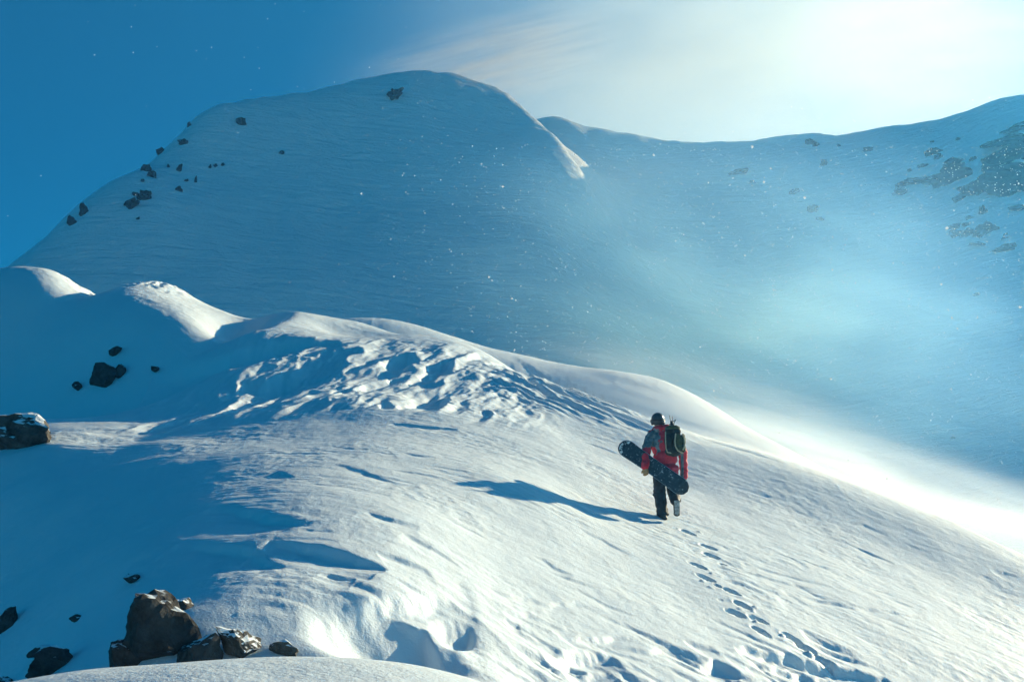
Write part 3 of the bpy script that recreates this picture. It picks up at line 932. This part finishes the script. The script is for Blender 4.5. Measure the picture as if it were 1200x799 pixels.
# ---- snowboard
def make_board():
    t = NT('snowboard_base')
    tc = t.add('ShaderNodeTexCoord')
    v = tc.outputs['Object']
    n = t.noise(v, 9, 4, 0.6)
    sp = t.noise(v, 34, 3, 0.7)
    sep = t.add('ShaderNodeSeparateXYZ', Vector=v)
    col = t.ramp(n, [(0.35, (0.010, 0.020, 0.030)), (0.65, (0.028, 0.048, 0.066))])
    speck = t.add('ShaderNodeMapRange', Value=t.math('ADD', sp, t.math('MULTIPLY', n, 0.35)))
    speck.inputs['From Min'].default_value = 0.80
    speck.inputs['From Max'].default_value = 0.86
    col = t.mix(speck.outputs[0], col, (0.55, 0.62, 0.64))
    # white print following the curve of the nose
    d = t.math('POWER', t.math('ADD', t.math('POWER', t.math('ADD', sep.outputs['X'], 0.54), 2.0), t.math('POWER', sep.outputs['Y'], 2.0)), 0.5)
    ring = t.math('MULTIPLY', t.math('GREATER_THAN', d, 0.085), t.math('LESS_THAN', d, 0.135))
    ring = t.math('MULTIPLY', ring, t.math('LESS_THAN', sep.outputs['X'], -0.56))
    ring = t.math('MULTIPLY', ring, t.math('GREATER_THAN', t.noise(v, 26, 2), 0.42))
    col = t.mix(ring, col, (0.70, 0.74, 0.72))
    mat = t.finish(Base_Color=col, Roughness=0.45)
    L, W, TH = 1.40, 0.285, 0.012
    N, K = 64, 10
    bm = bmesh.new()
    def half(s):                               # half width along the board, s = -1..1
        e = abs(s)
        w = W / 2 * (1 - 0.10 * (1 - min(1, e / .72) ** 2))
        if e > .72:
            q = (e - .72) / .28
            w *= math.sqrt(max(0, 1 - q ** 2.4))
        return max(w, .004)
    def rise(s):
        e = abs(s)
        return 0.055 * max(0, (e - .74) / .26) ** 1.8 - 0.006 * (1 - e)
    rows = {}
    for lay, dz in ((0, 0), (1, TH)):
        for i in range(N + 1):
            s = -1 + 2 * i / N
            for j in range(K + 1):
                y = half(s) * (-1 + 2 * j / K)
                rows[lay, i, j] = bm.verts.new((s * L / 2, y, rise(s) + dz))
    for i in range(N):
        for j in range(K):
            bm.faces.new((rows[1, i, j], rows[1, i + 1, j], rows[1, i + 1, j + 1], rows[1, i, j + 1]))
            bm.faces.new((rows[0, i, j], rows[0, i, j + 1], rows[0, i + 1, j + 1], rows[0, i + 1, j]))
        for j in (0, K):
            f = (rows[0, i, j], rows[0, i + 1, j], rows[1, i + 1, j], rows[1, i, j])
            bm.faces.new(f if j == 0 else f[::-1])
    for i in (0, N):
        for j in range(K):
            f = (rows[0, i, j + 1], rows[0, i, j], rows[1, i, j], rows[1, i, j + 1])
            bm.faces.new(f if i == 0 else f[::-1])
    for f in bm.faces:
        f.smooth = True
    me = bpy.data.meshes.new('deck')
    bm.to_mesh(me)
    bm.free()
    root = bpy.data.objects.new('snowboard', None)
    COL.objects.link(root)
    link('deck', me, mat, root)
    # steel edge: a thin rim round the outline
    bm = bmesh.new()
    out = [(-L / 2 + L * i / N, half(-1 + 2 * i / N), rise(-1 + 2 * i / N)) for i in range(N + 1)] + [(L / 2 - L * i / N, -half(1 - 2 * i / N), rise(1 - 2 * i / N)) for i in range(N + 1)]
    M_ = len(out)
    vs_ = []
    for i, (x, y, z) in enumerate(out):
        cx = 1.0 + .0035 / max(.05, math.hypot(x, y))
        vs_.append([bm.verts.new((x * k, y * (1 + .0035 * g / max(.02, abs(y))), z + dz)) for k, g, dz in ((1, .0, -.0015), (1 + .002, 1.0, -.0015), (1 + .002, 1.0, .004), (1, .0, .004))])
    for i in range(M_):
        a, b = vs_[i], vs_[(i + 1) % M_]
        for k in range(4):
            bm.faces.new((a[k], b[k], b[(k + 1) % 4], a[(k + 1) % 4]))
    me = bpy.data.meshes.new('steel_edge')
    bm.to_mesh(me)
    bm.free()
    t2 = NT('steel_edge')
    link('steel_edge', me, t2.finish(Base_Color=(.55, .57, .58), Metallic=1.0, Roughness=.35), root)
    return root
board = make_board()
nose, tail = Vector((-.71, -.08, 1.275)), Vector((.36, -.36, .47))
xa = (tail - nose).normalized()
za = Vector((0, 1, .05))                        # the base looks back at the camera, the top sheet lies against the hip
za = (za - xa * za.dot(xa)).normalized()
ya = za.cross(xa)
board.matrix_world = Matrix.Translation(BASE + (nose + tail) / 2) @ Matrix((xa, ya, za)).transposed().to_4x4()
tag(board, 'dark blue snowboard with white nose print carried under the walker\'s arm', 'snowboard')

# ------------------------------------------------------------------ snow crystals in the air
def flakes():
    r = np.random.default_rng(5)
    N = 30000
    px = r.uniform(-60, 1260, N)
    py = r.uniform(-20, 640, N)
    D = np.where(r.uniform(0, 1, N) < 0.7, r.uniform(10, 26, N), r.uniform(5, 10, N))
    keep = r.uniform(0, 1, N) < 0.012 + 0.99 * sstep(300, 850, px) * sstep(20, 200, py)
    keep &= ~((px > 520) & (py < 170) & (r.uniform(0, 1, N) < .9))
    crest = np.interp(px, [0, 260, 390, 490, 620, 790, 900, 1000, 1100, 1200, 1300], [315, 375, 370, 385, 425, 455, 505, 560, 600, 645, 690])
    keep &= py < crest - 4
    px, py, D = px[keep], py[keep], D[keep]
    n = len(px)
    rad = D * (0.00017 + 0.00017 * np.abs(r.normal(0, 1, n)).clip(0, 2.2))
    rad[:90] *= 2.4
    oct_ = np.array([(1, 0, 0), (-1, 0, 0), (0, 1, 0), (0, -1, 0), (0, 0, 1), (0, 0, -1)], float)
    fc = np.array([(0, 2, 4), (2, 1, 4), (1, 3, 4), (3, 0, 4), (2, 0, 5), (1, 2, 5), (3, 1, 5), (0, 3, 5)])
    P = np.array([at(a, b, c) for a, b, c in zip(px, py, D)])
    V = P[:, None] + oct_[None] * rad[:, None, None] * r.uniform(.6, 1.2, (n, 1, 3))
    F = fc[None] + 6 * np.arange(n)[:, None, None]
    me = bpy.data.meshes.new('snow_crystals')
    me.from_pydata(V.reshape(-1, 3).tolist(), [], F.reshape(-1, 3).tolist())
    t = NT('snow_crystal')
    d = t.add('ShaderNodeBsdfDiffuse', Color=(0.95, 0.96, 0.97, 1))
    tr = t.add('ShaderNodeBsdfTranslucent', Color=(0.95, 0.96, 0.97, 1))
    mx = t.add('ShaderNodeMixShader', Fac=0.6, _1=d.outputs[0], _2=tr.outputs[0])
    t.l.new(mx.outputs[0], t.out.inputs['Surface'])
    o = link('snow_crystals', me, t.m)
    tag(o, 'snow crystals drifting through the sunlit air', 'snowflakes', kind='stuff')
flakes()

# ------------------------------------------------------------------ the air: blown snow hanging over the whole place
def box_mesh(name, x0, x1, y0, y1, z0, z1):
    me = bpy.data.meshes.new(name)
    v = [(x, y, z) for x in (x0, x1) for y in (y0, y1) for z in (z0, z1)]
    f = [(0, 1, 3, 2), (4, 6, 7, 5), (0, 4, 5, 1), (2, 3, 7, 6), (0, 2, 6, 4), (1, 5, 7, 3)]
    me.from_pydata(v, [], f)
    return me

def air_material(name, color, g, density=0.0, soft=None):
    """soft = (peak density, noise scale in object space, noise stretch, threshold lo, hi)"""
    m = bpy.data.materials.new(name)
    m.use_nodes = True
    n, l = m.node_tree.nodes, m.node_tree.links
    n.clear()
    pv = n.new('ShaderNodeVolumePrincipled')
    pv.inputs['Color'].default_value = (*color, 1)
    pv.inputs['Absorption Color'].default_value = (1, 1, 1, 1)      # snow crystals only scatter
    pv.inputs['Density'].default_value = density
    pv.inputs['Anisotropy'].default_value = g
    o = n.new('ShaderNodeOutputMaterial')
    l.new(pv.outputs[0], o.inputs['Volume'])
    if soft:
        peak, nscale, stretch, lo, hi = soft
        tc = n.new('ShaderNodeTexCoord')
        ln = n.new('ShaderNodeVectorMath'); ln.operation = 'LENGTH'
        l.new(tc.outputs['Object'], ln.inputs[0])
        fall = n.new('ShaderNodeMapRange'); fall.interpolation_type = 'SMOOTHSTEP'
        fall.inputs['From Min'].default_value = 0.15; fall.inputs['From Max'].default_value = 1.0
        fall.inputs['To Min'].default_value = 1.0; fall.inputs['To Max'].default_value = 0.0
        l.new(ln.outputs['Value'], fall.inputs['Value'])
        mp = n.new('ShaderNodeMapping'); mp.inputs['Scale'].default_value = stretch
        l.new(tc.outputs['Object'], mp.inputs['Vector'])
        nz = n.new('ShaderNodeTexNoise'); nz.inputs['Scale'].default_value = nscale
        nz.inputs['Detail'].default_value = 4; nz.inputs['Roughness'].default_value = 0.6
        l.new(mp.outputs[0], nz.inputs['Vector'])
        mr = n.new('ShaderNodeMapRange'); mr.interpolation_type = 'SMOOTHSTEP'
        mr.inputs['From Min'].default_value = lo; mr.inputs['From Max'].default_value = hi
        l.new(nz.outputs['Fac'], mr.inputs['Value'])
        mu1 = n.new('ShaderNodeMath'); mu1.operation = 'MULTIPLY'
        l.new(fall.outputs[0], mu1.inputs[0]); l.new(mr.outputs[0], mu1.inputs[1])
        mu2 = n.new('ShaderNodeMath'); mu2.operation = 'MULTIPLY'; mu2.inputs[1].default_value = peak
        l.new(mu1.outputs[0], mu2.inputs[0])
        l.new(mu2.outputs[0], pv.inputs['Density'])
    return m

def ball_mesh(name):
    bm = bmesh.new()
    bmesh.ops.create_icosphere(bm, subdivisions=3, radius=1.0)
    me = bpy.data.meshes.new(name)
    bm.to_mesh(me); bm.free()
    return me

def spindrift(label, loc, size, rot, mat):
    o = link('spindrift', ball_mesh('spindrift'), mat)
    o.location = loc
    o.scale = size
    o.rotation_euler = rot
    tag(o, label, 'spindrift', 'clouds of blown snow', 'stuff')
    return o

haze = link('haze', box_mesh('haze', -245, 245, -65, 355, -46, 185), air_material('haze_air', (0.10, 0.48, 1.0), 0.70, 0.0008))
tag(haze, 'thin blown snow hanging in the air over the slopes', 'haze', kind='stuff')
R_ = math.radians
WHITE = (0.76, 0.87, 1.0)
spindrift('snow plume streaming off the rounded summit', at(570, 74, 220), (27, 9, 9), (0, R_(-14), 0), air_material('plume_air', (0.88, 0.94, 1.0), 0.66, soft=(0.20, 2.2, (0.7, 1.6, 3.4), 0.36, 0.74)))
spindrift('bright cloud of blown snow above the saddle ridge', at(905, 66, 292), (110, 30, 54), (0, R_(-5), 0), air_material('saddle_air', (0.60, 0.77, 1.0), 0.58, soft=(0.042, 1.3, (1.0, 1.0, 1.8), 0.18, 0.66)))
spindrift('thin veil of blown snow in front of the bowl', at(860, 390, 118), (35, 30, 22), (0, R_(14), 0), air_material('veil_air', (0.26, 0.56, 1.0), 0.64, soft=(0.046, 1.8, (1.0, 1.0, 2.2), 0.22, 0.75)))
spindrift('low snow drift blowing along the right crest', at(1095, 592, 31), (8.0, 3.4, 1.3), (0, R_(18), 0), air_material('crest_air', WHITE, 0.6, soft=(0.40, 2.0, (0.8, 1.0, 2.0), 0.25, 0.75)))
spindrift('thin snow drift lifting off the crest right of the walker', at(930, 536, 30.5), (5.2, 2.6, 0.75), (0, R_(17), 0), air_material('crest_air_thin', WHITE, 0.6, soft=(0.30, 2.4, (0.7, 1.0, 2.4), 0.30, 0.75)))
spindrift('faint snow drift over the ridge behind the walker', at(835, 478, 48), (9.0, 4.5, 1.9), (0, R_(16), 0), air_material('ridge_air', WHITE, 0.6, soft=(0.13, 2.2, (0.7, 1.0, 2.4), 0.28, 0.75)))
